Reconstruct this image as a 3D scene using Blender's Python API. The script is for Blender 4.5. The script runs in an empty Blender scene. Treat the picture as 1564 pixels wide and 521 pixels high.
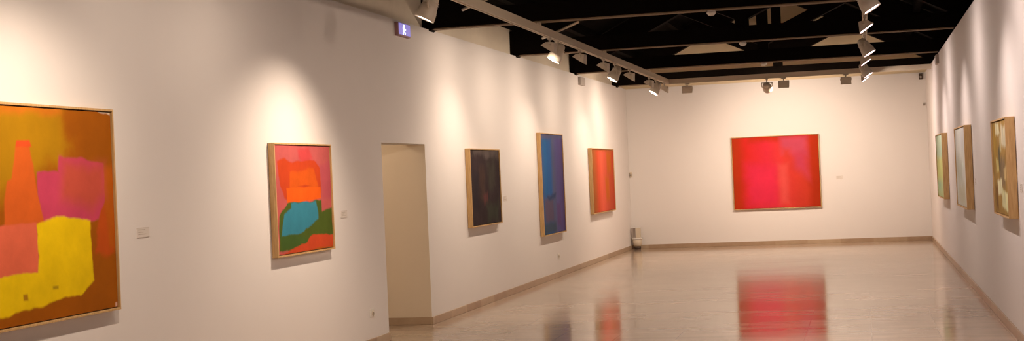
import bpy, bmesh, math, random
from mathutils import Vector, Matrix
random.seed(4)
S = bpy.context.scene
COL = S.collection
PI = math.pi

# ------------------------------------------------------------------ measures (metres)
XL, XR, DB, H = -4.737, 1.242, 28.93, 3.318      # left wall, right wall, back wall, height of the lined walls
YR = -3.0                                        # rear wall, behind the camera
XC = -1.545                                      # middle line of the roof
DOOR0, DOOR1, DOORH = 13.52, 14.975, 2.008
T_Y = [15.31, 19.43, 23.60, 27.74]               # near faces of the four roof trusses in view
RAIL_L, RAIL_R, RAIL_B = -3.47, 0.075, 26.05
RZ0, RZ1 = 3.195, 3.285

# ------------------------------------------------------------------ materials
def lin(c):
    c = c / 255.0
    return c / 12.92 if c <= 0.04045 else ((c + 0.055) / 1.055) ** 2.4
def rgb(r, g, b): return (lin(r), lin(g), lin(b), 1)
def alb(r, g, b, ref=(232, 208, 188), k=0.68):
    return tuple(min(0.92, max(0.002, lin(c) / lin(w) * k)) for c, w in zip((r, g, b), ref)) + (1,)

def newmat(name):
    m = bpy.data.materials.new(name); m.use_nodes = True
    nt = m.node_tree; b = nt.nodes['Principled BSDF']
    return m, nt, b
def N(nt, t, **kw):
    n = nt.nodes.new(t)
    for k, v in kw.items(): setattr(n, k, v)
    return n
def simple(name, col, rough=0.6, metal=0.0, spec=0.5, noise=0.0, nscale=20, bump=0.0):
    m, nt, b = newmat(name)
    b.inputs['Base Color'].default_value = col
    b.inputs['Roughness'].default_value = rough
    b.inputs['Metallic'].default_value = metal
    b.inputs['Specular IOR Level'].default_value = spec
    tc = N(nt, 'ShaderNodeTexCoord'); nz = N(nt, 'ShaderNodeTexNoise')
    nz.inputs['Scale'].default_value = nscale; nz.inputs['Detail'].default_value = 4
    nt.links.new(tc.outputs['Object'], nz.inputs['Vector'])
    if noise:
        mx = N(nt, 'ShaderNodeMix', data_type='RGBA')
        mx.inputs['A'].default_value = tuple(c * (1 - noise) for c in col[:3]) + (1,)
        mx.inputs['B'].default_value = tuple(min(1, c * (1 + noise)) for c in col[:3]) + (1,)
        nt.links.new(nz.outputs['Fac'], mx.inputs['Factor'])
        nt.links.new(mx.outputs['Result'], b.inputs['Base Color'])
    if bump:
        bp = N(nt, 'ShaderNodeBump'); bp.inputs['Strength'].default_value = bump; bp.inputs['Distance'].default_value = 0.004
        nt.links.new(nz.outputs['Fac'], bp.inputs['Height']); nt.links.new(bp.outputs['Normal'], b.inputs['Normal'])
    return m
def emis(name, col, strength):
    m, nt, b = newmat(name)
    b.inputs['Base Color'].default_value = col
    b.inputs['Emission Color'].default_value = col
    b.inputs['Emission Strength'].default_value = strength
    return m

M_WALL = simple('wall_paint', (0.81, 0.765, 0.73, 1), 0.85, spec=0.25, noise=0.012, nscale=3, bump=0.05)
M_UPPER = simple('upper_wall_render', (0.78, 0.68, 0.54, 1), 0.9, spec=0.2, noise=0.05, nscale=6)
M_GABLE = simple('gable_render', (0.80, 0.64, 0.42, 1), 0.9, spec=0.2, noise=0.08, nscale=5)
M_JAMB = simple('passage_paint', (0.84, 0.735, 0.575, 1), 0.9, spec=0.2, noise=0.015, nscale=4)
M_ROOF = simple('dark_roof_boards', (0.004, 0.003, 0.0025, 1), 0.9, spec=0.04, noise=0.3, nscale=3)
M_TIMBER = simple('dark_stained_timber', (0.005, 0.003, 0.002, 1), 0.85, spec=0.06, noise=0.4, nscale=14)
M_SOFFIT = simple('lit_beam_soffit', (0.22, 0.15, 0.09, 1), 0.8, noise=0.25, nscale=9)  # lamp light on the beam underside, put into its colour
M_TRACK = simple('track_enamel', (0.60, 0.50, 0.37, 1), 0.45, noise=0.04)
M_LAMP = simple('lamp_enamel', (0.62, 0.53, 0.42, 1), 0.4, noise=0.03)
M_LAMPIN = simple('lamp_reflector', (0.75, 0.72, 0.68, 1), 0.25, metal=0.8)
M_GREY = simple('grey_plastic', (0.42, 0.36, 0.31, 1), 0.5, noise=0.05)
M_DARKP = simple('dark_plastic', (0.07, 0.04, 0.025, 1), 0.5, noise=0.1)
M_WHITEP = simple('white_plastic', (0.78, 0.74, 0.68, 1), 0.4, noise=0.02)
M_CREAMP = simple('cream_plastic', (0.70, 0.60, 0.46, 1), 0.5, noise=0.03)
M_PAPER = simple('label_card', (0.74, 0.68, 0.62, 1), 0.7, noise=0.02)
M_INK = simple('label_ink', (0.50, 0.43, 0.36, 1), 0.7)
M_EDGE = simple('label_edge', (0.60, 0.53, 0.46, 1), 0.7)
M_LENS = emis('lit_lamp_lens', (1.0, 0.93, 0.86, 1), 7.0)
M_LENSR = emis('lit_lamp_lens_pink', (1.0, 0.82, 0.88, 1), 7.0)
M_BLUE = emis('sign_blue_glow', (0.20, 0.17, 0.50, 1), 0.9)
M_SIGNW = emis('sign_white_glow', (0.75, 0.88, 1.0, 1), 3.2)
M_SIGNRIM = simple('sign_rim', (0.30, 0.15, 0.15, 1), 0.5)

def wood_mat():
    m, nt, b = newmat('pale_frame_wood')
    tc = N(nt, 'ShaderNodeTexCoord'); mp = N(nt, 'ShaderNodeMapping'); mp.inputs['Scale'].default_value = (30, 30, 3)
    nz = N(nt, 'ShaderNodeTexNoise'); nz.inputs['Scale'].default_value = 2.5; nz.inputs['Detail'].default_value = 5
    r = N(nt, 'ShaderNodeValToRGB')
    r.color_ramp.elements[0].position = 0.3; r.color_ramp.elements[0].color = (0.50, 0.29, 0.105, 1)
    r.color_ramp.elements[1].position = 0.7; r.color_ramp.elements[1].color = (0.66, 0.43, 0.19, 1)
    nt.links.new(tc.outputs['Object'], mp.inputs['Vector']); nt.links.new(mp.outputs['Vector'], nz.inputs['Vector'])
    nt.links.new(nz.outputs['Fac'], r.inputs['Fac']); nt.links.new(r.outputs['Color'], b.inputs['Base Color'])
    b.inputs['Roughness'].default_value = 0.5
    return m
M_WOOD = wood_mat()

def floor_mat():
    m, nt, b = newmat('polished_stone_floor')
    tc = N(nt, 'ShaderNodeTexCoord')
    def noise(scale, sc=(1, 1, 1), det=4, rough=0.5):
        mp = N(nt, 'ShaderNodeMapping'); mp.inputs['Scale'].default_value = sc
        nt.links.new(tc.outputs['Object'], mp.inputs['Vector'])
        n = N(nt, 'ShaderNodeTexNoise'); n.inputs['Scale'].default_value = scale; n.inputs['Detail'].default_value = det
        n.inputs['Roughness'].default_value = rough
        nt.links.new(mp.outputs['Vector'], n.inputs['Vector']); return n
    big = noise(1.0, (0.35, 1.2, 1), 5, 0.6); fine = noise(4.0, (0.4, 1.2, 1), 6, 0.7)
    r = N(nt, 'ShaderNodeValToRGB')
    r.color_ramp.elements[0].position = 0.35; r.color_ramp.elements[0].color = (0.37, 0.28, 0.205, 1)
    r.color_ramp.elements[1].position = 0.70; r.color_ramp.elements[1].color = (0.56, 0.44, 0.33, 1)
    ad = N(nt, 'ShaderNodeMath', operation='MULTIPLY_ADD'); ad.inputs[1].default_value = 0.45
    ml = N(nt, 'ShaderNodeMath', operation='MULTIPLY'); ml.inputs[1].default_value = 0.6
    nt.links.new(big.outputs['Fac'], ml.inputs[0]); nt.links.new(fine.outputs['Fac'], ad.inputs[0]); nt.links.new(ml.outputs[0], ad.inputs[2])
    nt.links.new(ad.outputs[0], r.inputs['Fac'])
    # square slabs with thin joints, each slab a slightly different tone
    br = N(nt, 'ShaderNodeTexBrick'); br.offset = 0.0; br.squash = 1.0
    br.inputs['Scale'].default_value = 1.0
    br.inputs['Brick Width'].default_value = 0.6; br.inputs['Row Height'].default_value = 0.6
    br.inputs['Mortar Size'].default_value = 0.003
    br.inputs['Color1'].default_value = (1, 1, 1, 1); br.inputs['Color2'].default_value = (0.93, 0.92, 0.91, 1)
    br.inputs['Mortar'].default_value = (0.80, 0.77, 0.74, 1)
    nt.links.new(tc.outputs['Object'], br.inputs['Vector'])
    mx = N(nt, 'ShaderNodeMix', data_type='RGBA', blend_type='MULTIPLY'); mx.inputs['Factor'].default_value = 1
    nt.links.new(r.outputs['Color'], mx.inputs['A']); nt.links.new(br.outputs['Color'], mx.inputs['B'])
    nt.links.new(mx.outputs['Result'], b.inputs['Base Color'])
    rr = N(nt, 'ShaderNodeMapRange'); rr.inputs['From Min'].default_value = 0.3; rr.inputs['From Max'].default_value = 0.7
    rr.inputs['To Min'].default_value = 0.09; rr.inputs['To Max'].default_value = 0.15
    nt.links.new(big.outputs['Fac'], rr.inputs['Value']); nt.links.new(rr.outputs['Result'], b.inputs['Roughness'])
    b.inputs['Specular IOR Level'].default_value = 0.28
    w = noise(1.2, (0.7, 1.0, 1), 1)
    bp = N(nt, 'ShaderNodeBump'); bp.inputs['Strength'].default_value = 0.3; bp.inputs['Distance'].default_value = 0.001
    nt.links.new(w.outputs['Fac'], bp.inputs['Height']); nt.links.new(bp.outputs['Normal'], b.inputs['Normal'])
    return m
M_FLOOR = floor_mat()

def skirting_mat():
    m, nt, b = newmat('stone_skirting')
    tc = N(nt, 'ShaderNodeTexCoord'); sx = N(nt, 'ShaderNodeSeparateXYZ')
    nt.links.new(tc.outputs['Object'], sx.inputs[0])
    ad = N(nt, 'ShaderNodeMath', operation='ADD'); nt.links.new(sx.outputs['X'], ad.inputs[0]); nt.links.new(sx.outputs['Y'], ad.inputs[1])
    dv = N(nt, 'ShaderNodeMath', operation='MULTIPLY'); dv.inputs[1].default_value = 1.55; nt.links.new(ad.outputs[0], dv.inputs[0])
    fl = N(nt, 'ShaderNodeMath', operation='FLOOR'); nt.links.new(dv.outputs[0], fl.inputs[0])
    wn = N(nt, 'ShaderNodeTexWhiteNoise', noise_dimensions='1D'); nt.links.new(fl.outputs[0], wn.inputs['W'])
    nz = N(nt, 'ShaderNodeTexNoise'); nz.inputs['Scale'].default_value = 9; nz.inputs['Detail'].default_value = 5
    nt.links.new(tc.outputs['Object'], nz.inputs['Vector'])
    mu = N(nt, 'ShaderNodeMath', operation='MULTIPLY_ADD'); mu.inputs[1].default_value = 0.5
    nt.links.new(wn.outputs['Value'], mu.inputs[0]); 
    m2 = N(nt, 'ShaderNodeMath', operation='MULTIPLY'); m2.inputs[1].default_value = 0.5
    nt.links.new(nz.outputs['Fac'], m2.inputs[0]); nt.links.new(m2.outputs[0], mu.inputs[2])
    r = N(nt, 'ShaderNodeValToRGB')
    r.color_ramp.elements[0].position = 0.15; r.color_ramp.elements[0].color = (0.36, 0.235, 0.145, 1)
    r.color_ramp.elements[1].position = 0.85; r.color_ramp.elements[1].color = (0.53, 0.40, 0.27, 1)
    nt.links.new(mu.outputs[0], r.inputs['Fac']); nt.links.new(r.outputs['Color'], b.inputs['Base Color'])
    b.inputs['Roughness'].default_value = 0.4
    return m
M_SKIRT = skirting_mat()

# ------------------------------------------------------------------ mesh helpers
def box(bm, x0, x1, y0, y1, z0, z1, mi=0):
    v = [bm.verts.new(p) for p in ((x0,y0,z0),(x1,y0,z0),(x1,y1,z0),(x0,y1,z0),(x0,y0,z1),(x1,y0,z1),(x1,y1,z1),(x0,y1,z1))]
    for f in ((0,3,2,1),(4,5,6,7),(0,1,5,4),(1,2,6,5),(2,3,7,6),(3,0,4,7)):
        bm.faces.new([v[i] for i in f]).material_index = mi
def prism_y(bm, pts, y0, y1, mi=0):
    """closed polygon pts (x,z) extruded along y"""
    a = [bm.verts.new((x, y0, z)) for x, z in pts]; b = [bm.verts.new((x, y1, z)) for x, z in pts]
    n = len(pts)
    for fs in (a[::-1], b): bm.faces.new(fs).material_index = mi
    for i in range(n):
        bm.faces.new((a[i], a[(i+1) % n], b[(i+1) % n], b[i])).material_index = mi
def lathe(bm, prof, n=28, mi=0, mat=None, close=True):
    """prof = [(r,z)...] about local z"""
    rings = []
    for r, z in prof:
        if r < 1e-6: rings.append([bm.verts.new((0, 0, z))])
        else: rings.append([bm.verts.new((r*math.cos(2*PI*i/n), r*math.sin(2*PI*i/n), z)) for i in range(n)])
    for a, b in zip(rings, rings[1:]):
        for i in range(n):
            j = (i+1) % n
            if len(a) == 1: vs = (a[0], b[i], b[j])
            elif len(b) == 1: vs = (a[i], a[j], b[0])
            else: vs = (a[i], a[j], b[j], b[i])
            f = bm.faces.new(vs); f.material_index = mi; f.smooth = True
    if mat:
        for r in rings:
            for v in r: v.co = mat @ v.co
def tube(bm, p, q, r, n=10, mi=0):
    p, q = Vector(p), Vector(q); d = q - p
    mt = Matrix.Translation(p) @ d.to_track_quat('Z', 'Y').to_matrix().to_4x4()
    lathe(bm, [(0, 0), (r, 0), (r, d.length), (0, d.length)], n, mi, mt)
def obj(name, bm, mats, parent=None, bevel=0.0):
    bmesh.ops.recalc_face_normals(bm, faces=bm.faces[:])
    me = bpy.data.meshes.new(name); bm.to_mesh(me); bm.free()
    o = bpy.data.objects.new(name, me); COL.objects.link(o)
    for m in (mats if isinstance(mats, (list, tuple)) else [mats]): me.materials.append(m)
    if parent is not None: o.parent = parent
    if bevel:
        b = o.modifiers.new('bevel', 'BEVEL'); b.width = bevel; b.segments = 2; b.limit_method = 'ANGLE'
    return o
def struct(name, bm, mats, bevel=0.0):
    o = obj(name, bm, mats, None, bevel); o['kind'] = 'structure'; return o
def tag(o, label, cat, group=None):
    o['label'] = label; o['category'] = cat
    if group: o['group'] = group
    return o
def thing(name, label, cat, loc=(0,0,0), rotz=0.0, group=None):
    o = bpy.data.objects.new(name, None); COL.objects.link(o)
    o.location = loc; o.rotation_euler = (0, 0, rotz); o.empty_display_size = 0.1
    return tag(o, label, cat, group)
def copy_thing(root, label):
    r = root.copy(); COL.objects.link(r); r['label'] = label
    for ch in list(root.children):
        c = ch.copy(); COL.objects.link(c); c.parent = r
        for g in ch.children:
            d = g.copy(); COL.objects.link(d); d.parent = c
    return r

# ------------------------------------------------------------------ setting
REC = 0.08          # the lined wall stands in front of the old wall by this much
EAVE = 3.70         # underside of the roof at the left wall
SL = 0.50           # roof slope
RIDGE = EAVE + SL*(XC - (XL - REC))
def roof_z(x): return RIDGE - SL*abs(x - XC)

bm = bmesh.new(); box(bm, XL-2.2, XR+0.6, YR-0.3, DB+0.5, -0.12, 0.0); struct('floor', bm, M_FLOOR)
bm = bmesh.new()
for a, b in ((YR, DOOR0), (DOOR1, DB)):
    box(bm, XL-0.24, XL, a, b, 0, H, 0)
box(bm, XL-0.24, XL, DOOR0, DOOR1, DOORH, H, 0)                        # lintel
box(bm, XL-0.50, XL-REC, YR, DB+0.3, H+0.001, 4.1, 1)                  # older wall above and behind
struct('wall_left', bm, [M_WALL, M_UPPER])
bm = bmesh.new()                                                        # passage beyond the opening
X2 = XL-2.1
box(bm, X2, XL-0.241, DOOR1, DOOR1+0.15, 0, 2.6)
box(bm, XL-0.241, XL-0.0, DOOR1-0.0005, DOOR1, 0, DOORH)
box(bm, X2, XL-0.241, DOOR0-0.55, DOOR0-0.40, 0, 2.6)
box(bm, X2-0.15, X2, DOOR0-0.55, DOOR1+0.15, 0, 2.6)
box(bm, X2-0.15, XL-0.241, DOOR0-0.55, DOOR1+0.15, 2.6, 2.7)
struct('wall_passage', bm, M_JAMB)
bm = bmesh.new()
box(bm, XR, XR+0.30, YR, DB, 0, H, 0)
box(bm, XR+0.22, XR+0.50, YR, DB+0.3, H+0.001, 4.3, 1)
struct('wall_right', bm, [M_WALL, M_ROOF])
bm = bmesh.new()
box(bm, XL-0.24, XR+0.30, DB, DB+0.25, 0, H, 0)
xe0, xe1 = XL-REC, XR+0.22
prism_y(bm, [(xe0, H+0.001), (xe1, H+0.001), (xe1, roof_z(xe1)), (XC, RIDGE), (xe0, roof_z(xe0))], DB+0.02, DB+0.3, 1)
struct('wall_back', bm, [M_WALL, M_GABLE])
bm = bmesh.new(); box(bm, XL-0.24, XR+0.30, YR-0.2, YR, 0, 5.6); struct('wall_rear', bm, M_WALL)
bm = bmesh.new()                                                        # roof: two dark planes and purlins
t = 0.12
for s in (-1, 1):
    xe = XL-0.5 if s < 0 else XR+0.5
    prism_y(bm, [(XC, RIDGE), (xe, roof_z(xe)), (xe, roof_z(xe)+t), (XC, RIDGE+t)], YR-0.2, DB+0.4, 0)
    for f in (0.25, 0.5, 0.75):
        px = XC + (xe - XC)*f; z = roof_z(px)
        prism_y(bm, [(px-0.05, z-0.13), (px+0.05, z-0.13), (px+0.05, z+0.03), (px-0.05, z+0.03)], YR, DB+0.02, 0)
prism_y(bm, [(XC-0.06, RIDGE-0.2), (XC+0.06, RIDGE-0.2), (XC+0.06, RIDGE), (XC-0.06, RIDGE)], YR, DB+0.02, 0)
struct('ceiling', bm, M_ROOF)

SKH, SKT = 0.083, 0.018
bm = bmesh.new()
box(bm, XL, XL+SKT, YR, DOOR0, 0, SKH); box(bm, XL, XL+SKT, DOOR1-SKT, DB, 0, SKH)
box(bm, XL-2.1, XL+0.0, DOOR1-SKT, DOOR1-0.0006, 0, SKH)
struct('baseboard_left', bm, M_SKIRT, 0.003)
bm = bmesh.new(); box(bm, XR-SKT, XR, YR, DB, 0, SKH); struct('baseboard_right', bm, M_SKIRT, 0.003)
bm = bmesh.new(); box(bm, XL+SKT, XR-SKT, DB-SKT, DB, 0, SKH); struct('baseboard_back', bm, M_SKIRT, 0.003)

# ------------------------------------------------------------------ roof trusses
def strip(bm, p, q, h, y0, y1, below=False):
    """sloping member whose LOWER edge runs p->q (x,z), vertical thickness h"""
    (xa, za), (xb, zb) = p, q
    prism_y(bm, [(xa, za), (xb, zb), (xb, zb+h), (xa, za+h)], y0, y1)
def make_truss(Y, label, hs=0.20):
    t = thing('roof_truss', label, 'roof truss', (XC, Y, H), 0, 'dark timber roof trusses')
    x0, x1 = XL-REC-XC, XR+0.22-XC
    d = 0.20
    bm = bmesh.new(); box(bm, x0, x1, 0, d, 0.012, 0.215); obj('tie_beam', bm, M_TIMBER, t, 0.006)
    bm = bmesh.new(); box(bm, XL-REC-XC, XR-0.02-XC, 0.03, d-0.03, 0.0, 0.012); obj('lit_soffit_strip', bm, M_SOFFIT, t)  # paler strip stands for the lamplit underside of the tie beam
    bm = bmesh.new(); box(bm, -0.09, 0.09, 0.01, d-0.01, 0.21, RIDGE-H-0.16); obj('king_post', bm, M_TIMBER, t, 0.004)
    zr = lambda x: RIDGE - H - 0.44 - SL*abs(x)           # lower edge of the rafters
    for s in (-1, 1):
        xe = (x0 if s < 0 else x1)
        bm = bmesh.new()
        if s < 0: strip(bm, (xe, zr(xe)), (0, zr(0)), 0.40, 0.005, d-0.005)
        else: strip(bm, (0, zr(0)), (xe, zr(xe)), 0.40, 0.005, d-0.005)
        obj('rafter', bm, M_TIMBER, t)
        xm = s*1.36
        zm = zr(xm)
        bm = bmesh.new()
        p, q = (0, zm-0.46*1.36), (xm, zm)
        if s < 0: p, q = q, p
        strip(bm, p, q, hs, 0.012, d-0.012)
        obj('strut', bm, M_TIMBER, t)
    return t
tl = ['black timber roof truss nearest the camera, ending on the upper left wall',
      'second black timber roof truss from the camera, beyond the nearest one',
      'third black timber roof truss, between the second one and the back track',
      'black timber roof truss just in front of the back wall, above the back lighting track']
for Y, l, hs in zip(T_Y, tl, (0.20, 0.20, 0.20, 0.42)): make_truss(Y, l, hs)

# ------------------------------------------------------------------ lighting tracks
def track(name, label, a, b, horiz_x):
    """a,b ends along the run; rail of channel section with a lower track slot"""
    bm = bmesh.new()
    w = 0.028
    if horiz_x is not None:
        X = horiz_x
        prism_y(bm, [(X-w, RZ0), (X-0.010, RZ0), (X-0.010, RZ0+0.02), (X+0.010, RZ0+0.02), (X+0.010, RZ0), (X+w, RZ0), (X+w, RZ1), (X-w, RZ1)], a, b)
        o = obj(name, bm, M_TRACK, None)
    else:
        Y = RAIL_B
        prism_y(bm, [(-w, RZ0), (-0.010, RZ0), (-0.010, RZ0+0.02), (0.010, RZ0+0.02), (0.010, RZ0), (w, RZ0), (w, RZ1), (-w, RZ1)], a, b)
        for v in bm.verts: v.co = Vector((v.co.y, Y + v.co.x, v.co.z))
        o = obj(name, bm, M_TRACK, None)
    return tag(o, label, 'lighting track', 'ceiling lighting tracks')
track('lighting_track', 'long beige lighting track slung under the trusses along the left wall', 1.0, RAIL_B+0.028, RAIL_L)
track('lighting_track', 'beige lighting track seen end-on, running along the right wall overhead', 1.0, RAIL_B-0.028, RAIL_R)
track('lighting_track', 'beige lighting track crossing in front of the back wall top', RAIL_L+0.028, XR-0.02, None)
# hanger clips hold each track to every tie beam
clip_l = 'small beige hanger clip joining the %s track to the %s truss from the camera'
for nm, X in (('left', RAIL_L), ('right', RAIL_R)):
    for k, Y in enumerate(T_Y[:3]):
        bm = bmesh.new(); box(bm, X-0.02, X+0.02, Y+0.07, Y+0.13, RZ1, H)
        tag(obj('track_hanger', bm, M_TRACK), clip_l % (nm, ('first', 'second', 'third')[k]), 'bracket', 'track hanger clips')

# ------------------------------------------------------------------ lamps
def lamp_light(name, typ, loc, aim, power, **kw):
    l = bpy.data.lights.new(name, typ); l.energy = power; l.color = kw.pop('color', LAMPCOL)
    for k, v in kw.items(): setattr(l, k, v)
    o = bpy.data.objects.new(name, l); COL.objects.link(o)
    o.location = loc; o.rotation_euler = (Vector(aim)-Vector(loc)).to_track_quat('-Z', 'Y').to_euler()
    return o
LAMPCOL = (1.0, 0.79, 0.62)
SPOT_W = 135.0
WASH_W = 26.0

def spot(loc_on_rail, aim, label, group, lens=M_LENS, power=1.0, size=112, drop=0.15, blend=1.0, color=None, soft=0.015):
    """track spotlight: adapter, stem, yoke and a bell-shaped head with a lit lens"""
    x, y, _ = loc_on_rail
    t = thing('track_spotlight', label, 'spotlight', (x, y, RZ0), 0, group)
    loc = Vector((0, 0, 0))
    bm = bmesh.new(); box(bm, -0.018, 0.018, -0.05, 0.05, -0.028, 0.0)
    obj('adapter', bm, M_LAMP, t, 0.003)
    bm = bmesh.new(); tube(bm, (0, 0, -0.028), (0, 0, -drop+0.07), 0.010); obj('stem', bm, M_LAMP, t)
    piv = Vector((0, 0, -drop))
    d = (Vector(aim) - (Vector((x, y, RZ0)) + piv)).normalized()
    q = d.to_track_quat('Z', 'Y').to_matrix().to_4x4()
    mt = Matrix.Translation(piv) @ q
    bm = bmesh.new()
    # outer shell, rolled rim, inner reflector
    lathe(bm, [(0, -0.12), (0.034, -0.118), (0.052, -0.10), (0.060, -0.06), (0.068, -0.02), (0.082, 0.035), (0.088, 0.085),
               (0.088, 0.103), (0.081, 0.103), (0.079, 0.088)], 30, 0, mt)
    obj('lamp_head', bm, M_LAMP, t)
    bm = bmesh.new()
    for k in range(3): lathe(bm, [(0.058, -0.060+0.018*k), (0.071, -0.058+0.018*k), (0.071, -0.053+0.018*k), (0.058, -0.051+0.018*k)], 24, 0, mt)
    obj('cooling_fins', bm, M_LAMP, t)
    bm = bmesh.new(); lathe(bm, [(0, 0.096), (0.040, 0.097), (0.079, 0.095)], 28, 0, mt); obj('lens', bm, lens, t)
    side = q @ Vector((1, 0, 0))
    if abs(side.z) > 0.7: side = q @ Vector((0, 1, 0))
    side.z = 0; side.normalize()
    bm = bmesh.new()
    for s in (-1, 1):
        a = piv + side*0.094*s; tube(bm, a, a + Vector((0, 0, 0.075)), 0.007)
        tube(bm, piv + side*0.045*s, a, 0.008)
    tube(bm, piv + side*0.098 + Vector((0, 0, 0.075)), piv - side*0.098 + Vector((0, 0, 0.075)), 0.007)
    obj('yoke', bm, M_LAMP, t)
    org = Vector((x, y, RZ0)) + piv + d*0.107
    lamp_light('spot_light', 'SPOT', org, aim, SPOT_W*power, spot_size=math.radians(size), spot_blend=blend, shadow_soft_size=soft, color=color or LAMPCOL)
    return t
def washer(loc_on_rail, toward, label, group, lens=M_LENS, power=1.0, drop=0.055, color=None):
    """wedge-shaped wall washer, opening slanting down to the wall; local -Y faces the wall"""
    x, y, _ = loc_on_rail
    rz = math.atan2(toward[1], toward[0]) + PI/2
    t = thing('wall_washer', label, 'wall washer', (x, y, RZ0), rz, group)
    bm = bmesh.new(); box(bm, -0.045, 0.045, -0.018, 0.018, -0.026, 0.0); obj('adapter', bm, M_LAMP, t, 0.003)
    bm = bmesh.new(); tube(bm, (0, 0, -0.026), (0, 0, -drop-0.012), 0.011); obj('stem', bm, M_LAMP, t)
    z = -drop
    # housing: shell of back, top and two cheeks, open towards the wall below
    prof = [(0.062, z-0.135), (0.070, z-0.012), (0.020, z+0.0), (-0.030, z-0.002), (-0.088, z-0.034)]
    inner = [(0.053, z-0.129), (0.060, z-0.020), (0.020, z-0.010), (-0.028, z-0.012), (-0.079, z-0.039)]
    bm = bmesh.new(); W = 0.095
    o_ = [[bm.verts.new((s*W, a, b)) for a, b in prof] for s in (-1, 1)]
    i_ = [[bm.verts.new((s*(W-0.006), a, b)) for a, b in inner] for s in (-1, 1)]
    n = len(prof)
    for k in range(n-1):
        bm.faces.new((o_[0][k], o_[0][k+1], o_[1][k+1], o_[1][k])); bm.faces.new((i_[0][k], i_[1][k], i_[1][k+1], i_[0][k+1]))
    for s in (0, 1):
        bm.faces.new(o_[s]); bm.faces.new(i_[s])
        bm.faces.new((o_[s][0], i_[s][0], i_[s][-1], o_[s][-1]))
    bm.faces.new((o_[0][0], o_[1][0], i_[1][0], i_[0][0])); bm.faces.new((o_[0][-1], o_[1][-1], i_[1][-1], i_[0][-1]))
    obj('housing', bm, M_LAMP, t, 0.002)
    a, b = Vector((0, 0.049, z-0.125)), Vector((0, -0.073, z-0.041))
    w = 0.083
    bm = bmesh.new()
    vs = [bm.verts.new(p) for p in ((-w, a.y, a.z), (w, a.y, a.z), (w, b.y, b.z), (-w, b.y, b.z))]
    nrm = Vector((0, -(b.z-a.z), (b.y-a.y))).normalized()             # points down and to the wall
    if nrm.z > 0: nrm = -nrm
    bm.faces.new(vs)
    r = bmesh.ops.extrude_face_region(bm, geom=bm.faces[:]); bmesh.ops.translate(bm, vec=-nrm*0.004, verts=[g for g in r['geom'] if isinstance(g, bmesh.types.BMVert)])
    obj('diffuser', bm, lens, t)
    for s in (-1, 1):
        bm = bmesh.new(); tube(bm, (s*0.102, 0.02, z-0.04), (s*0.092, 0.02, z-0.04), 0.016); obj('pivot_knob', bm, M_LAMP, t)
    R = Matrix.Rotation(rz, 3, 'Z')
    mid = (a+b)/2 + nrm*0.014
    org = Vector((x, y, RZ0)) + R @ mid
    dn = R @ nrm
    lo = lamp_light('wash_light', 'AREA', org, org + dn, WASH_W*power, shape='RECTANGLE', size=0.12, size_y=0.05, spread=math.radians(180), color=color or LAMPCOL)
    return t

GL, GR, GB = 'spotlights on the left track', 'spotlights on the right track', 'lamps on the back track'
WL, WR, WB = 'wall washers on the left track', 'wall washers on the right track', 'wall washers on the back track'
zc = 1.55
# left track --------------------------------------------------
spot((RAIL_L-0.0, 6.9, 0), (XL, 7.2, 1.0), 'spotlight on the left track nearest the camera, over the large yellow and magenta painting', GL, power=1.0)
spot((RAIL_L, 11.25, 0), (XL+0.1, 10.95, 0.55), 'lit spotlight at the top edge, hanging above the blue lit sign, left track', GL, power=1.4)
spot((RAIL_L, 16.32, 0), (XL, 15.8, 0.8), 'lit spotlight on the left track, the first of three beyond the doorway', GL, power=0.5)
spot((RAIL_L, 20.32, 0), (XL, 19.75, 0.8), 'lit spotlight on the left track, middle one of three beyond the doorway', GL, power=0.5)
spot((RAIL_L, 24.5, 0), (XL, 23.9, 0.8), 'lit spotlight on the left track, last one before the back corner', GL, power=0.45)
wl = [(15.93, 'beige wall washer left of the first spotlight beyond the doorway, left track'),
      (17.73, 'beige wall washer beyond the first spotlight past the doorway, left track'),
      (19.40, 'beige wall washer just before the middle spotlight on the left track'),
      (21.64, 'beige wall washer just beyond the middle spotlight on the left track'),
      (23.70, 'beige wall washer just before the last spotlight on the left track'),
      (25.55, 'beige wall washer at the far end of the left track, against the back track')]
for Y, l in wl: washer((RAIL_L, Y, 0), (-1, 0), l, WL, power=1.1 if Y > 25 else 0.58)
for Y, l in ((2.2, 'unseen wall washer added for ambient light far forward on the left track, beside the camera'), (4.6, 'unseen wall washer added for ambient light on the left track, before the large yellow painting'),
             (8.1, 'unseen wall washer added for ambient light over the right side of the large yellow painting'), (9.6, 'unseen wall washer added for ambient light between the two nearest left track spotlights')):
    washer((RAIL_L, Y, 0), (-1, 0), l, WL, power=0.28)  # unseen washers added near the camera for more ambient light
# right track --------------------------------------------------
RCOL = (1.0, 0.82, 0.75)
rs = [(9.2, 9.0, None), (12.96, 12.88, 'lit spotlight on the right track, nearest and largest in the overhead column'),
      (18.3, 18.15, 'lit spotlight on the right track, middle of the three in the overhead column'),
      (22.85, 22.7, 'lit spotlight on the right track, lowest and farthest of the overhead column')]
for Y, ya, l in rs:
    spot((RAIL_R, Y, 0), (XR, ya, 1.05), l or 'spotlight on the right track behind the top edge of view, over the right wall', GR, lens=M_LENSR, power=0.55, size=112, color=RCOL)
for Y, l in ((4.0, 'unseen wall washer added beside the camera to brighten the right wall'), (7.5, 'unseen wall washer added ahead of the camera to brighten the right wall'), (9.9, 'unseen wall washer added above the top edge of the view to brighten the right wall'), (11.7, 'unseen wall washer added just above the visible column of lamps to brighten the right wall'), (15.9, 'wedge wall washer on the right track, just under the largest spotlight of the column'),
             (21.3, 'wedge wall washer on the right track, below the middle spotlight of the column'),
             (25.6, 'small wedge wall washer on the right track, lowest tip of the overhead column')):
    washer((RAIL_R, Y, 0), (1, 0), l, WR, lens=M_LENSR, power=0.58, color=RCOL)  # those out of view are added to brighten the right wall
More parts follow.
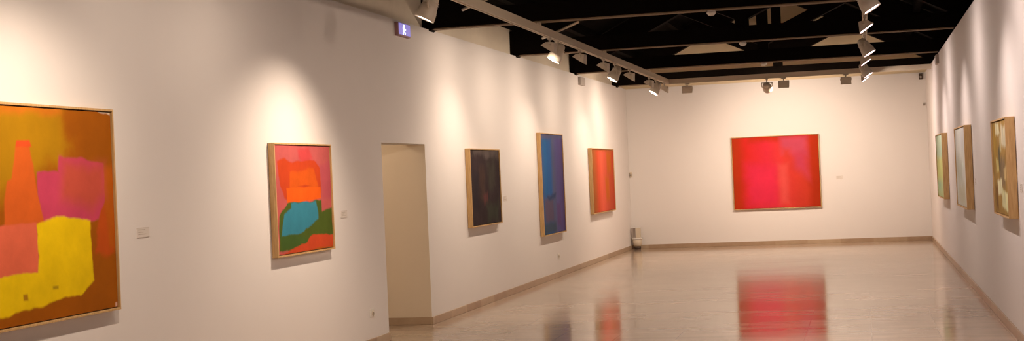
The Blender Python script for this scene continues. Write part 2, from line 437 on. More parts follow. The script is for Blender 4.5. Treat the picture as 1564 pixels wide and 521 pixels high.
for Y, ya, zz, l in ((8.4, 12.6, 1.5, 'unseen spotlight added on the right track to brighten the wall before the doorway'),
                    (10.6, 14.6, 1.3, 'unseen spotlight added on the right track to brighten the doorway jamb')):
    spot((RAIL_R, Y, 0), (XL, ya, zz), l, GR, power=0.85 if Y < 9 else 1.15, size=80, soft=0.079)  # cross-room spots added out of view to lift the dim doorway zone
t = thing('passage_fill_lamp', 'unseen fill lamp added inside the doorway passage to brighten its jamb', 'lamp', (XL-1.1, 13.9, 2.6))  # fill lamp added out of sight to brighten the passage
bm = bmesh.new(); lathe(bm, [(0, 0), (0.10, 0), (0.10, -0.025), (0, -0.025)], 24); obj('base', bm, M_LAMP, t)
bm = bmesh.new(); lathe(bm, [(0.092, -0.025), (0.085, -0.06), (0.05, -0.085), (0, -0.092)], 24); obj('lamp_shade', bm, M_LENS, t)
lamp_light('passage_fill_light', 'POINT', (XL-1.1, 13.9, 2.44), (XL-1.1, 13.9, 0), 9.0, shadow_soft_size=0.08)
# back track --------------------------------------------------
spot((-1.66, RAIL_B, 0), (-1.45, DB, 2.0), 'round beige spotlight seen from behind on the back track, above the large red painting', GB, power=1.45, size=90)
for X, l in ((-3.11, 'boxy beige wall washer on the back track, leftmost, by the corner with the left track'),
             (-1.356, 'boxy beige wall washer on the back track, just right of the round spotlight'),
             (-0.255, 'boxy beige wall washer on the back track, rightmost, nearest the right track column')):
    washer((X, RAIL_B, 0), (0, 1), l, WB, power=1.0)

# ------------------------------------------------------------------ smoke detectors under the tie beams
dl = ['small white bowl detector under the nearest roof truss', 'tiny white bowl detector under the second roof truss', 'small white bowl detector under the third roof truss']
for Y, l in zip(T_Y[:3], dl):
    t = thing('smoke_detector', l, 'smoke detector', (XC, Y+0.1, H), 0, 'detectors on the roof trusses')
    bm = bmesh.new(); lathe(bm, [(0, 0), (0.045, 0), (0.045, -0.012), (0, -0.012)], 24); obj('base', bm, M_WHITEP, t)
    bm = bmesh.new(); lathe(bm, [(0.0, -0.012), (0.052, -0.012), (0.050, -0.028), (0.030, -0.052), (0.0, -0.055)], 24); obj('sensor_bowl', bm, M_WHITEP, t)

# loose conduits crossing from the track to the old wall
def conduit(p, q, label):
    bm = bmesh.new(); tube(bm, p, q, 0.014)
    tag(obj('conduit', bm, M_TRACK), label, 'pipe', 'conduits above the left track')
conduit((-3.79, 17.0, 3.30), (-3.03, 15.45, 3.30), 'thin beige conduit slanting across the left track near the first spotlight')
conduit((-3.84, 13.6, 3.30), (-3.40, 12.9, 3.30), 'thin beige conduit slanting off the left track near the top edge')

# ------------------------------------------------------------------ paintings
def canvas_mat(name, base, w, h, layers, mottle=0.14, mscale=(6, 6), grad=None, wseed=0.0, bands=None):
    """layers: (polys, colour, softness, wobble); polys = list of convex uv polygons"""
    m, nt, b = newmat(name); L = nt.links
    tc = N(nt, 'ShaderNodeTexCoord')
    def warp(amp, scale, off):
        n = N(nt, 'ShaderNodeTexNoise'); n.inputs['Scale'].default_value = scale; n.inputs['Detail'].default_value = 4
        ad = N(nt, 'ShaderNodeVectorMath', operation='ADD'); ad.inputs[1].default_value = (off, off*1.7, 0)
        L.new(tc.outputs['Object'], ad.inputs[0]); L.new(ad.outputs[0], n.inputs['Vector'])
        sb = N(nt, 'ShaderNodeVectorMath', operation='SUBTRACT'); sb.inputs[1].default_value = (0.5, 0.5, 0.5)
        L.new(n.outputs['Color'], sb.inputs[0])
        sc = N(nt, 'ShaderNodeVectorMath', operation='SCALE'); sc.inputs['Scale'].default_value = amp
        L.new(sb.outputs[0], sc.inputs[0])
        o = N(nt, 'ShaderNodeVectorMath', operation='ADD'); L.new(tc.outputs['Object'], o.inputs[0]); L.new(sc.outputs[0], o.inputs[1])
        return o.outputs[0]
    nz = N(nt, 'ShaderNodeTexNoise'); nz.inputs['Scale'].default_value = 1.0; nz.inputs['Detail'].default_value = 6; nz.inputs['Roughness'].default_value = 0.65
    mp = N(nt, 'ShaderNodeMapping'); mp.inputs['Scale'].default_value = (mscale[0], 1, mscale[1]); mp.inputs['Location'].default_value = (wseed, 0, 0)
    L.new(tc.outputs['Object'], mp.inputs['Vector']); L.new(mp.outputs['Vector'], nz.inputs['Vector'])
    col = N(nt, 'ShaderNodeRGB'); col.outputs[0].default_value = base; cur = col.outputs[0]
    sx = N(nt, 'ShaderNodeSeparateXYZ'); L.new(warp(0.05*min(w, h), 3.0, 3.1), sx.inputs[0])
    def ramp(axis, length, stops):
        mr = N(nt, 'ShaderNodeMapRange'); mr.inputs['From Min'].default_value = -length/2; mr.inputs['From Max'].default_value = length/2
        L.new(sx.outputs[axis], mr.inputs['Value'])
        r = N(nt, 'ShaderNodeValToRGB'); e = r.color_ramp.elements
        while len(e) < len(stops): e.new(0.5)
        for k, (p, c) in enumerate(stops): e[k].position = p; e[k].color = c
        L.new(mr.outputs['Result'], r.inputs['Fac']); return r.outputs['Color']
    if bands: cur = ramp('X', w, bands)
    if grad:
        g = ramp('Z', h, grad[0]); mx = N(nt, 'ShaderNodeMix', data_type='RGBA'); mx.inputs['Factor'].default_value = grad[1]
        L.new(cur, mx.inputs['A']); L.new(g, mx.inputs['B']); cur = mx.outputs['Result']
    for li, (polys, c, soft, wob) in enumerate(layers):
        pos = warp(wob*2.0, 5.5, 1.3*li+wseed); union = None
        for poly in polys:
            P = [((u-0.5)*w, (v-0.5)*h) for u, v in poly]
            area = sum(P[i][0]*P[(i+1) % len(P)][1]-P[(i+1) % len(P)][0]*P[i][1] for i in range(len(P)))
            if area < 0: P = P[::-1]
            best = None
            for i in range(len(P)):
                (x0, y0), (x1, y1) = P[i], P[(i+1) % len(P)]
                nx, ny = y1-y0, x0-x1; l = math.hypot(nx, ny); nx /= l; ny /= l
                dt = N(nt, 'ShaderNodeVectorMath', operation='DOT_PRODUCT'); dt.inputs[1].default_value = (nx, 0, ny)
                L.new(pos, dt.inputs[0])
                s = N(nt, 'ShaderNodeMath', operation='SUBTRACT'); s.inputs[1].default_value = nx*x0+ny*y0; L.new(dt.outputs['Value'], s.inputs[0])
                if best is None: best = s.outputs[0]
                else:
                    mxn = N(nt, 'ShaderNodeMath', operation='SMOOTH_MAX'); mxn.inputs[2].default_value = 0.012
                    L.new(best, mxn.inputs[0]); L.new(s.outputs[0], mxn.inputs[1]); best = mxn.outputs[0]
            if union is None: union = best
            else:
                mn = N(nt, 'ShaderNodeMath', operation='MINIMUM'); L.new(union, mn.inputs[0]); L.new(best, mn.inputs[1]); union = mn.outputs[0]
        mr = N(nt, 'ShaderNodeMapRange', interpolation_type='SMOOTHSTEP')
        mr.inputs['From Min'].default_value = soft; mr.inputs['From Max'].default_value = -soft
        L.new(union, mr.inputs['Value'])
        mx = N(nt, 'ShaderNodeMix', data_type='RGBA'); L.new(mr.outputs['Result'], mx.inputs['Factor'])
        L.new(cur, mx.inputs['A']); mx.inputs['B'].default_value = c; cur = mx.outputs['Result']
    # brushy mottling, colour only
    mr = N(nt, 'ShaderNodeMapRange'); mr.inputs['From Min'].default_value = 0.3; mr.inputs['From Max'].default_value = 0.7
    mr.inputs['To Min'].default_value = 1-mottle; mr.inputs['To Max'].default_value = 1+mottle
    L.new(nz.outputs['Fac'], mr.inputs['Value'])
    vm = N(nt, 'ShaderNodeVectorMath', operation='SCALE'); L.new(cur, vm.inputs[0]); L.new(mr.outputs['Result'], vm.inputs['Scale'])
    L.new(vm.outputs[0], b.inputs['Base Color'])
    b.inputs['Roughness'].default_value = 0.8; b.inputs['Specular IOR Level'].default_value = 0.10
    wv = N(nt, 'ShaderNodeTexNoise'); wv.inputs['Scale'].default_value = 160; L.new(tc.outputs['Object'], wv.inputs['Vector'])
    bp = N(nt, 'ShaderNodeBump'); bp.inputs['Strength'].default_value = 0.15; bp.inputs['Distance'].default_value = 0.001
    L.new(wv.outputs['Fac'], bp.inputs['Height']); L.new(bp.outputs['Normal'], b.inputs['Normal'])
    return m

def painting(label, wall, a, b, z0, z1, depth, mat_args, face=0.014, tilt=0.0, framemat=None, name='painting'):
    w, h = abs(b-a), z1-z0; c = (a+b)/2; zc_ = (z0+z1)/2
    gap = 0.004
    if wall == 'L': loc, rz = (XL+gap, c, zc_), PI/2
    elif wall == 'R': loc, rz = (XR-gap, c, zc_), -PI/2
    else: loc, rz = (c, DB-gap, zc_), 0
    t = thing(name, label, 'painting', loc, rz, 'framed abstract paintings on the gallery walls')
    t.rotation_euler = (0, tilt, rz) if wall == 'B' else (0, 0, rz)
    # four mitred bars, front towards local -Y
    bm = bmesh.new()
    O = [(-w/2, -h/2), (w/2, -h/2), (w/2, h/2), (-w/2, h/2)]
    I = [(-w/2+face, -h/2+face), (w/2-face, -h/2+face), (w/2-face, h/2-face), (-w/2+face, h/2-face)]
    for i in range(4):
        j = (i+1) % 4
        q = [O[i], O[j], I[j], I[i]]
        f = [bm.verts.new((x, -depth, z)) for x, z in q]; k = [bm.verts.new((x, 0, z)) for x, z in q]
        bm.faces.new(f); bm.faces.new(k[::-1])
        for s in range(4): bm.faces.new((f[s], f[(s+1) % 4], k[(s+1) % 4], k[s]))
    obj('frame', bm, framemat or M_WOOD, t, 0.0015)
    # stretched canvas, set back a little with a shadow gap to the frame
    g2 = face + 0.006
    bm = bmesh.new(); box(bm, -w/2+g2, w/2-g2, -depth+0.012, -0.012, -h/2+g2, h/2-g2)
    obj('canvas', bm, canvas_mat(label.split(',')[0][:40], w=w, h=h, **mat_args), t, 0.002)
    bm = bmesh.new(); box(bm, -w/2+face, w/2-face, -0.012, -0.004, -h/2+face, h/2-face)
    obj('backing_board', bm, M_DARKP, t)
    return t

A = alb
# large yellow and magenta painting (runs out of the picture at left)
ref1 = (236, 212, 190)
painting('large abstract painting of yellow, salmon, magenta and orange fields, cut by the left edge', 'L', 6.45, 8.19, 0.858, 2.148, 0.05, dict(
    base=A(172, 84, 1, ref1), mottle=0.12, mscale=(3, 3), wseed=1.0, layers=[
    ([[(-.1, 1.1), (.62, 1.1), (.70, .80), (.60, .72), (.30, .60), (-.1, .5)]], A(190, 124, 8, ref1), 0.10, 0.14),
    ([[(.30, 1.1), (.30, .95), (.66, .955), (.66, 1.1)]], A(216, 112, 20, ref1), 0.03, 0.05),
    ([[(.88, .50), (.99, .62), (.985, .29), (.93, .265), (.85, .30)]], A(206, 78, 18, ref1), 0.02, 0.06),
    ([[(.90, .72), (.99, .72), (.985, .30), (.95, .30)]], A(198, 88, 12, ref1), 0.03, 0.04),
    ([[(.384, .83), (.459, .83), (.500, .60), (.505, .50), (.34, .50), (.350, .66)], [(.325, .66), (.45, .70), (.495, .62), (.545, .44), (.30, .44), (.312, .60)]], A(228, 94, 28, ref1), 0.012, 0.03),
    ([[(.386, .832), (.462, .833), (.474, .805), (.380, .805)]], A(232, 78, 30, ref1), 0.008, 0.015),
    ([[(.642, .79), (.80, .755), (.925, .750), (.925, .56), (.88, .45), (.63, .45), (.625, .70)], [(.497, .725), (.60, .700), (.70, .70), (.70, .45), (.535, .45), (.498, .60)]], A(214, 66, 84, ref1), 0.010, 0.03),
    ([[(.66, .74), (.93, .72), (.92, .56), (.84, .50), (.64, .56)]], A(206, 78, 54, ref1), 0.07, 0.05),
    ([[(-.1, .46), (.486, .462), (.490, .23), (.30, .20), (-.1, .16)]], A(240, 102, 64, ref1), 0.010, 0.02),
    ([[(.490, .452), (.60, .478), (.70, .474), (.822, .445), (.830, .17), (.735, .10), (.48, .22)],
      [(-.1, .21), (.481, .245), (.82, .25), (.83, .18), (.738, .105), (.50, .080), (-.1, .04)]], A(255, 194, 6, ref1), 0.010, 0.035),
    ([[(.387, .148), (.413, .150), (.416, .124), (.390, .122)]], A(190, 120, 16, ref1), 0.008, 0.02),
    ([[(.565, .160), (.60, .163), (.60, .148), (.565, .146)]], A(200, 145, 18, ref1), 0.008, 0.02),
    ([[(.90, .985), (.985, .983), (.985, .966), (.92, .972)]], A(232, 190, 150, ref1), 0.006, 0.03),
    ([[(.968, .04), (.982, .04), (.982, .02), (.968, .02)]], A(236, 170, 130, ref1), 0.005, 0.01),
    ]))
ref2 = (238, 214, 196)
painting('abstract painting with an orange band over a blue shape, just before the doorway', 'L', 10.71, 11.985, 1.020, 1.968, 0.055, dict(
    base=A(206, 88, 78, ref2), mottle=0.10, mscale=(5, 5), wseed=2.0, layers=[
    ([[(.40, .95), (.60, .96), (.66, .87), (.50, .80), (.41, .86)]], A(214, 68, 62, ref2), 0.03, 0.05),
    ([[(.80, .80), (.99, .85), (.99, .45), (.82, .50)]], A(200, 80, 80, ref2), 0.03, 0.04),
    ([[(.06, .84), (.16, .86), (.40, .82), (.40, .56), (.20, .49), (.085, .62)], [(.16, .83), (.70, .845), (.79, .77), (.80, .55), (.20, .52)],
      [(.13, .60), (.23, .60), (.22, .50), (.15, .51)]], A(212, 66, 26, ref2), 0.010, 0.03),
    ([[(.26, .735), (.68, .775), (.75, .60), (.72, .56), (.24, .57)]], A(228, 86, 20, ref2), 0.014, 0.03),
    ([[(.40, .612), (.52, .628), (.60, .612), (.50, .600)]], A(200, 60, 24, ref2), 0.010, 0.015),
    ([[(.12, .41), (.20, .475), (.80, .475), (.80, .30), (.55, .09), (.30, .04), (.045, .05), (.045, .36)],
      [(.70, .48), (.76, .41), (.80, .30), (.80, .13), (.60, .13), (.60, .30)], [(.74, .375), (.86, .385), (.99, .425), (.99, .13), (.70, .13)], [(.045, .35), (.12, .42), (.20, .30), (.15, .04), (.06, .06)]], A(84, 92, 28, ref2), 0.009, 0.035),
    ([[(.06, .20), (.30, .20), (.55, .12), (.40, .05), (.08, .05)]], A(74, 92, 34, ref2), 0.03, 0.04),
    ([[(.26, .47), (.70, .472), (.73, .37), (.725, .30), (.45, .21), (.26, .30)], [(.14, .375), (.26, .42), (.45, .30), (.47, .21), (.28, .183), (.09, .185)]], A(62, 128, 136, ref2), 0.010, 0.030),
    ([[(.195, .600), (.79, .598), (.79, .488), (.42, .47), (.195, .475)]], A(250, 92, 18, ref2), 0.007, 0.014),
    ([[(.56, .15), (.62, .165), (.80, .155), (.99, .14), (.99, -.1), (.50, -.1), (.50, .09)], [(.03, -.1), (.03, .025), (.40, .085), (.60, .12), (.60, -.1)]], A(218, 72, 34, ref2), 0.010, 0.03),
    ([[(-.1, .02), (1.1, .035), (1.1, -.1), (-.1, -.1)]], A(186, 88, 20, ref2), 0.010, 0.02),
    ]))
ref3 = (240, 218, 200)
painting('dark brownish-black abstract painting, first one beyond the doorway', 'L', 16.58, 18.03, 1.000, 1.975, 0.065, dict(
    base=A(58, 40, 38, ref3), mottle=0.35, mscale=(3, 1.4), wseed=3.0, layers=[
    ([[(.15, 1.05), (.95, 1.05), (.95, .90), (.60, .88), (.10, .93)]], A(96, 76, 66, ref3), 0.05, 0.10),
    ([[(.55, .80), (.80, .85), (.85, .50), (.62, .45)]], A(70, 58, 46, ref3), 0.10, 0.15),
    ([[(.30, .75), (.45, .75), (.48, .35), (.33, .35)]], A(82, 54, 44, ref3), 0.08, 0.12),
    ([[(.40, .40), (.55, .42), (.56, .30), (.42, .28)]], A(100, 52, 46, ref3), 0.04, 0.08),
    ([[(.50, .25), (.90, .30), (.90, .05), (.50, .05)]], A(64, 58, 44, ref3), 0.08, 0.12),
    ([[(.10, .70), (.25, .70), (.22, .20), (.08, .20)]], A(44, 32, 34, ref3), 0.08, 0.12),
    ]))
painting('tall narrow-looking abstract painting shading from blue to violet, tallest on the left wall', 'L', 20.5, 22.1, 0.690, 2.248, 0.065, dict(
    base=A(60, 80, 130, ref3), mottle=0.10, mscale=(4, 1.2), wseed=4.0,
    bands=[(0.0, A(74, 82, 110, ref3)), (.18, A(40, 98, 142, ref3)), (.40, A(50, 92, 142, ref3)), (.52, A(96, 94, 116, ref3)), (.66, A(98, 84, 126, ref3)), (.88, A(96, 72, 118, ref3)), (1.0, A(84, 60, 86, ref3))],
    layers=[
    ([[(-.1, 1.1), (1.1, 1.1), (1.1, .955), (-.1, .94)]], A(96, 88, 112, ref3), 0.04, 0.05),
    ([[(.10, .36), (.48, .38), (.48, .12), (.10, .12)]], A(104, 82, 98, ref3), 0.07, 0.08),
    ([[(.20, .38), (.60, .40), (.55, .35), (.25, .34)]], A(56, 68, 96, ref3), 0.04, 0.05),
    ([[(.05, .12), (.55, .12), (.55, .02), (.05, .02)]], A(72, 82, 96, ref3), 0.04, 0.06),
    ([[(.62, .30), (.80, .30), (.80, .08), (.62, .08)]], A(104, 72, 112, ref3), 0.05, 0.05),
    ]))
painting('glowing orange-red vertical banded painting, last on the left wall by the back corner', 'L', 24.5, 26.75, 0.878, 2.055, 0.07, dict(
    base=A(214, 80, 44, ref3), mottle=0.07, mscale=(4, 1.0), wseed=5.0,
    bands=[(0.0, A(160, 84, 36, ref3)), (.10, A(176, 88, 34, ref3)), (.26, A(222, 78, 40, ref3)), (.42, A(244, 96, 64, ref3)), (.58, A(222, 84, 54, ref3)), (.80, A(200, 74, 40, ref3)), (1.0, A(190, 64, 34, ref3))],
    layers=[
    ([[(.66, .95), (.88, .95), (.86, .62), (.68, .62)]], A(198, 90, 22, ref3), 0.08, 0.06),
    ([[(.56, .55), (.74, .55), (.74, .18), (.60, .18)]], A(206, 92, 24, ref3), 0.08, 0.06),
    ([[(-.1, 1.1), (1.1, 1.1), (1.1, .965), (-.1, .965)]], A(178, 84, 34, ref3), 0.03, 0.03),
    ]))
ref6 = (250, 226, 206)
painting('large red and magenta landscape-format painting alone on the back wall', 'B', -2.612, -0.862, 0.731, 2.208, 0.055, dict(
    base=A(222, 46, 28, ref6), mottle=0.07, mscale=(3, 3), wseed=6.0,
    bands=[(0.0, A(196, 58, 18, ref6)), (.08, A(208, 52, 20, ref6)), (.17, A(234, 44, 34, ref6)), (.40, A(246, 48, 58, ref6)), (.60, A(240, 62, 50, ref6)), (.84, A(226, 62, 38, ref6)), (.92, A(198, 50, 18, ref6)), (1.0, A(190, 50, 16, ref6))],
    layers=[
    ([[(.20, 1.1), (.90, 1.1), (.90, .93), (.20, .93)]], A(214, 50, 24, ref6), 0.07, 0.05),
    ([[(.17, .62), (.52, .58), (.51, .05), (.18, .05)]], A(250, 48, 70, ref6), 0.14, 0.08),
    ([[(.56, .98), (.86, .98), (.85, .72), (.58, .74)]], A(222, 76, 88, ref6), 0.09, 0.03),
    ([[(.70, .76), (.85, .78), (.86, .42), (.72, .56)]], A(222, 66, 80, ref6), 0.12, 0.04),
    ([[(.60, .80), (.66, .80), (.66, .70), (.61, .70)]], A(230, 60, 40, ref6), 0.09, 0.04),
    ([[(.535, .60), (.63, .60), (.63, .08), (.545, .08)]], A(250, 84, 70, ref6), 0.09, 0.03),
    ]), tilt=math.radians(0.0))
refr = (228, 206, 196)
painting('brown and ochre abstract painting with cream patches, nearest on the right wall', 'R', 12.50, 13.90, 1.065, 1.929, 0.078, dict(
    base=A(176, 128, 66, refr), mottle=0.30, mscale=(7, 2.5), wseed=7.0, layers=[
    ([[(.10, .95), (.30, .95), (.32, .60), (.12, .55)]], A(184, 134, 56, refr), 0.04, 0.10),
    ([[(.45, .60), (.80, .62), (.80, .30), (.45, .30)]], A(140, 108, 76, refr), 0.06, 0.10),
    ([[(.24, .95), (.48, .95), (.54, .84), (.25, .84)]], A(224, 196, 150, refr), 0.02, 0.06),
    ([[(.64, .93), (.98, .92), (.98, .70), (.60, .74)]], A(214, 186, 150, refr), 0.03, 0.07),
    ([[(.50, .82), (.62, .82), (.60, .66), (.50, .66)]], A(212, 180, 130, refr), 0.02, 0.06),
    ([[(.25, .37), (.55, .38), (.60, .21), (.30, .22)]], A(232, 206, 160, refr), 0.02, 0.06),
    ([[(.54, .27), (.88, .26), (.90, .08), (.52, .08)]], A(228, 204, 150, refr), 0.02, 0.06),
    ([[(.22, .60), (.36, .60), (.40, .45), (.22, .45)]], A(216, 182, 110, refr), 0.02, 0.06),
    ([[(.70, .50), (.85, .50), (.86, .38), (.72, .38)]], A(206, 164, 110, refr), 0.02, 0.06),
    ([[(.40, .70), (.50, .72), (.52, .46), (.42, .44)]], A(112, 92, 66, refr), 0.03, 0.06),
    ([[(.10, .30), (.24, .30), (.26, .06), (.12, .06)]], A(146, 100, 56, refr), 0.03, 0.06),
    ]))
painting('pale grey-white abstract painting, middle one on the right wall', 'R', 17.42, 19.28, 0.981, 1.985, 0.085, dict(
    base=A(222, 202, 184, refr), mottle=0.06, mscale=(3, 3), wseed=8.0, layers=[
    ([[(.10, .60), (.60, .62), (.60, .30), (.10, .30)]], A(196, 180, 158, refr), 0.10, 0.15),
    ([[(.60, .56), (.75, .56), (.75, .50), (.60, .50)]], A(226, 212, 190, refr), 0.03, 0.06),
    ([[(.20, .28), (.80, .28), (.80, .05), (.20, .05)]], A(204, 182, 152, refr), 0.10, 0.10),
    ([[(.50, .95), (.95, .95), (.90, .70), (.55, .72)]], A(214, 194, 182, refr), 0.08, 0.10),
    ]))
painting('pale yellow-green abstract painting, farthest on the right wall', 'R', 22.37, 24.25, 0.978, 1.989, 0.085, dict(
    base=A(212, 204, 140, refr), mottle=0.06, mscale=(3, 3), wseed=9.0,
    grad=([(0.0, A(196, 190, 132, refr)), (.22, A(198, 200, 146, refr)), (.34, A(220, 206, 122, refr)), (.58, A(222, 206, 124, refr)), (.68, A(204, 206, 166, refr)), (1.0, A(206, 206, 170, refr))], 0.9),
    layers=[
    ([[(.30, .80), (.80, .80), (.80, .66), (.30, .66)]], A(196, 202, 166, refr), 0.05, 0.10),
    ([[(.10, .22), (.50, .24), (.50, .12), (.10, .12)]], A(184, 196, 150, refr), 0.05, 0.10),
    ]))

# ------------------------------------------------------------------ captions, sockets, signs
def wall_frame(wall, c, z):
    if wall == 'L': return (XL-0.002, c, z), PI/2
    if wall == 'R': return (XR+0.002, c, z), -PI/2
    return (c, DB+0.002, z), 0
def caption(label, wall, c, z, w=0.16, h=0.068):
    loc, rz = wall_frame(wall, c, z)
    t = thing('caption_label', label, 'wall label', loc, rz, 'caption labels beside the paintings')
    bm = bmesh.new(); box(bm, -w/2, w/2, -0.006, 0, -h/2, h/2); obj('card', bm, M_PAPER, t, 0.001)
    bm = bmesh.new()
    for k, (zz, ww) in enumerate(((0.018, 0.55), (0.002, 0.40), (-0.012, 0.62))):
        # a line of tiny print: short dashes
        x = -w*0.40; kk = 0
        while x < -w*0.40 + w*ww:
            dx = 0.006 + 0.006*((kk*7+k*3) % 3); box(bm, x, x+dx, -0.0066, -0.006, zz-0.0025, zz+0.0025); x += dx+0.004; kk += 1
    obj('print', bm, M_INK, t)
    bm = bmesh.new()
    box(bm, -w/2, w/2, -0.0068, -0.006, h/2-0.003, h/2); box(bm, -w/2, w/2, -0.0068, -0.006, -h/2, -h/2+0.003)
    obj('edge_lines', bm, M_EDGE, t)
    return t
caption('small pale caption label right of the large yellow and magenta painting', 'L', 8.605, 1.335, 0.165, 0.066)
caption('small pale caption label between the orange and blue painting and the doorway', 'L', 12.385, 1.322)
caption('small pale caption label right of the dark brownish-black painting', 'L', 18.47, 1.317, 0.2)
caption('small grey caption label right of the large red painting on the back wall', 'B', -0.493, 1.31, 0.13, 0.06)
caption('small caption label right of the brown and ochre painting, at the right edge', 'R', 12.22, 1.33)
caption('small caption label between the pale grey-white and the brown paintings', 'R', 17.13, 1.318)
caption('small caption label between the yellow-green and the pale grey-white paintings', 'R', 22.45, 1.30)

def socket(label, c, z):
    loc, rz = wall_frame('L', c, z)
    t = thing('wall_socket', label, 'socket', loc, rz, 'wall sockets')
    bm = bmesh.new(); box(bm, -0.06, 0.06, -0.010, 0, -0.042, 0.042); obj('plate', bm, M_WHITEP, t, 0.003)
    bm = bmesh.new(); mt = Matrix.Rotation(PI/2, 4, 'X'); lathe(bm, [(0, 0.0105), (0.028, 0.0105), (0.030, 0.013), (0, 0.013)], 22, 0, mt); obj('outlet', bm, M_CREAMP, t)
    bm = bmesh.new()
    for s in (-1, 1): lathe(bm, [(0, 0.013), (0.005, 0.013), (0.005, 0.0145), (0, 0.0145)], 10, 0, Matrix.Translation((s*0.010, 0, 0)) @ mt)
    obj('pin_holes', bm, M_DARKP, t)
socket('white wall socket low on the left wall just before the doorway', 13.04, 0.33)
socket('white wall socket low on the left wall below the blue-violet painting', 21.71, 0.325)

def emergency_sign(label, wall, c, z, lit):
    loc, rz = wall_frame(wall, c, z)
    t = thing('exit_sign' if lit else 'emergency_light', label, 'emergency sign', loc, rz, 'emergency light boxes high on the walls')
    w, h, d = 0.40, 0.142, 0.045
    bm = bmesh.new(); box(bm, -w/2, w/2, -d, 0, -h/2, h/2); obj('housing', bm, M_SIGNRIM if lit else M_GREY, t, 0.004)
    bm = bmesh.new(); box(bm, -w/2+0.012, w/2-0.012, -d-0.004, -d, -h/2+0.016, h/2-0.006); obj('face', bm, M_BLUE if lit else M_GREY, t)
    if lit:
        bm = bmesh.new(); y0, y1 = -d-0.007, -d-0.004
        mt = Matrix.Translation((-0.03, y1, 0.036)) @ Matrix.Rotation(PI/2, 4, 'X')
        lathe(bm, [(0, 0), (0.017, 0), (0.017, 0.003), (0, 0.003)], 18, 0, mt)               # head
        prism_y(bm, [(-0.062, 0.020), (-0.012, 0.022), (-0.008, -0.018), (-0.050, -0.020)], y0, y1)   # body
        prism_y(bm, [(-0.030, -0.016), (-0.010, -0.016), (0.022, -0.038), (0.006, -0.046)], y0, y1)    # leg
        prism_y(bm, [(-0.050, -0.016), (-0.030, -0.018), (-0.052, -0.052), (-0.068, -0.046)], y0, y1)  # leg
        prism_y(bm, [(-0.014, 0.018), (-0.010, 0.004), (0.028, -0.002), (0.026, 0.008)], y0, y1)       # arm
        obj('running_figure', bm, M_SIGNW, t)
    return t
emergency_sign('blue lit sign with a white figure high on the left wall above the doorway', 'L', 14.30, 3.217, True)
emergency_sign('unlit grey emergency light high on the left wall between the last two paintings', 'L', 24.12, 3.215, False)
emergency_sign('unlit emergency light seen edge-on high on the right wall', 'R', 23.95, 3.215, False)

# small sensors
def sensor(label, loc, rz, mat, s=(0.07, 0.05, 0.10)):
    t = thing('wall_sensor', label, 'sensor', loc, rz, 'small sensors on the back wall')
    bm = bmesh.new(); box(bm, -s[0]/2, s[0]/2, -s[1], 0, -s[2]/2, s[2]/2); obj('body', bm, mat, t, 0.008)
    bm = bmesh.new(); lathe(bm, [(0, 0), (0.022, 0), (0.018, 0.010), (0, 0.014)], 16, 0, Matrix.Translation((0, -s[1], -0.01)) @ Matrix.Rotation(PI/2, 4, 'X')); obj('eye', bm, M_GREY, t)
sensor('small dark brown sensor at the top right of the back wall', (1.15, DB-0.001, 3.235), 0, M_DARKP, (0.07, 0.06, 0.12))
sensor('small white sensor on the right end of the back wall below the dark one', (1.19, DB-0.001, 2.69), 0, M_WHITEP, (0.045, 0.04, 0.06))
sensor('small cream sensor at eye height on the left end of the back wall', (-4.70, DB-0.001, 1.545), 0, M_CREAMP, (0.05, 0.03, 0.11))

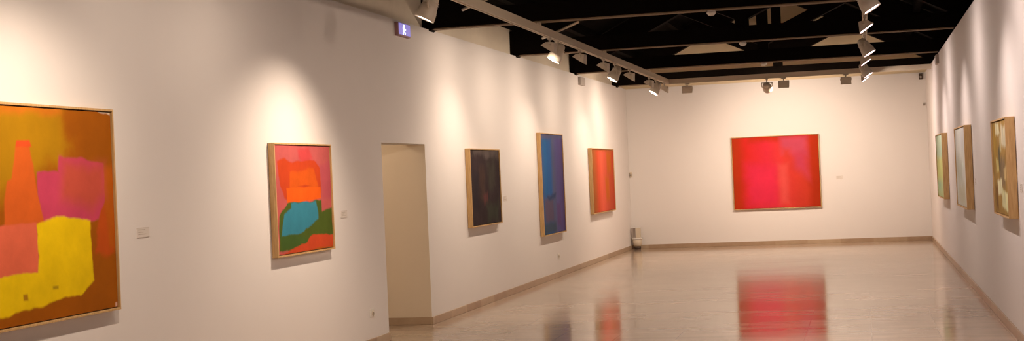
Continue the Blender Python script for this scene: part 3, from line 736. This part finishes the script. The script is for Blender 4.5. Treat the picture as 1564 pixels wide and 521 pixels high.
# ------------------------------------------------------------------ climate recorder on a tapered stand in the far corner
t = thing('tapered_bin', 'white tapered bin on a dark foot in the far left corner', 'bin', (-4.60, DB-0.17, 0))
bm = bmesh.new(); lathe(bm, [(0, 0), (0.062, 0), (0.070, 0.03), (0.066, 0.065), (0, 0.065)], 24); obj('foot', bm, M_DARKP, t)
bm = bmesh.new(); lathe(bm, [(0, 0.065), (0.072, 0.065), (0.088, 0.12), (0.104, 0.215), (0.098, 0.215), (0.0, 0.20)], 28); obj('body', bm, M_CREAMP, t)
bm = bmesh.new(); lathe(bm, [(0.095, 0.213), (0.113, 0.211), (0.116, 0.228), (0.106, 0.236), (0.094, 0.233)], 28); obj('rim', bm, M_WHITEP, t)
t = thing('recorder_box', 'small grey and cream box on top of the white tapered bin', 'box', (-4.61, DB-0.17, 0.236), 0)
bm = bmesh.new(); box(bm, -0.10, 0.085, -0.05, 0.05, 0, 0.008); obj('base_plate', bm, M_WHITEP, t)
bm = bmesh.new(); box(bm, -0.098, -0.012, -0.045, 0.045, 0.008, 0.215)
obj('side_panel', bm, M_GREY, t, 0.003)
bm = bmesh.new()
for k in range(3): box(bm, -0.088+0.028*k, -0.078+0.028*k, -0.049, -0.045, 0.02, 0.205)
obj('grille', bm, simple('box_grille', (0.22, 0.17, 0.14, 1), 0.5, noise=0.1), t)
bm = bmesh.new(); box(bm, -0.012, 0.083, -0.045, 0.045, 0.008, 0.205); obj('cabinet', bm, M_CREAMP, t, 0.004)
bm = bmesh.new(); box(bm, -0.10, 0.086, -0.048, 0.048, 0.205, 0.216) ; obj('lid', bm, M_WHITEP, t, 0.003)

# ------------------------------------------------------------------ world, camera
w = bpy.data.worlds.new('world'); S.world = w; w.use_nodes = True
w.node_tree.nodes['Background'].inputs[0].default_value = (0.0, 0.0, 0.0, 1)
w.node_tree.nodes['Background'].inputs[1].default_value = 0.0

yaw, pitch, roll = 0.2452, 0.0047, -0.0433
cam = bpy.data.cameras.new('camera'); co = bpy.data.objects.new('camera', cam); COL.objects.link(co)
f = Vector((-math.sin(yaw)*math.cos(pitch), math.cos(yaw)*math.cos(pitch), math.sin(pitch)))
r = f.cross(Vector((0, 0, 1))).normalized(); u = r.cross(f)
c, s = math.cos(roll), math.sin(roll)
r2 = r*c + u*s; u2 = -r*s + u*c
m = Matrix((r2, u2, -f)).transposed().to_4x4(); m.translation = (0, 0, 1.6)
co.matrix_world = m
cam.sensor_fit = 'HORIZONTAL'; cam.sensor_width = 36; cam.lens = 36*2150/1564
cam.clip_start = 0.05; cam.clip_end = 100
S.camera = co
S.view_settings.view_transform = 'Standard'; S.view_settings.look = 'None'
S.view_settings.gamma = 1.0; S.view_settings.use_curve_mapping = False
S.view_settings.exposure = 0.15
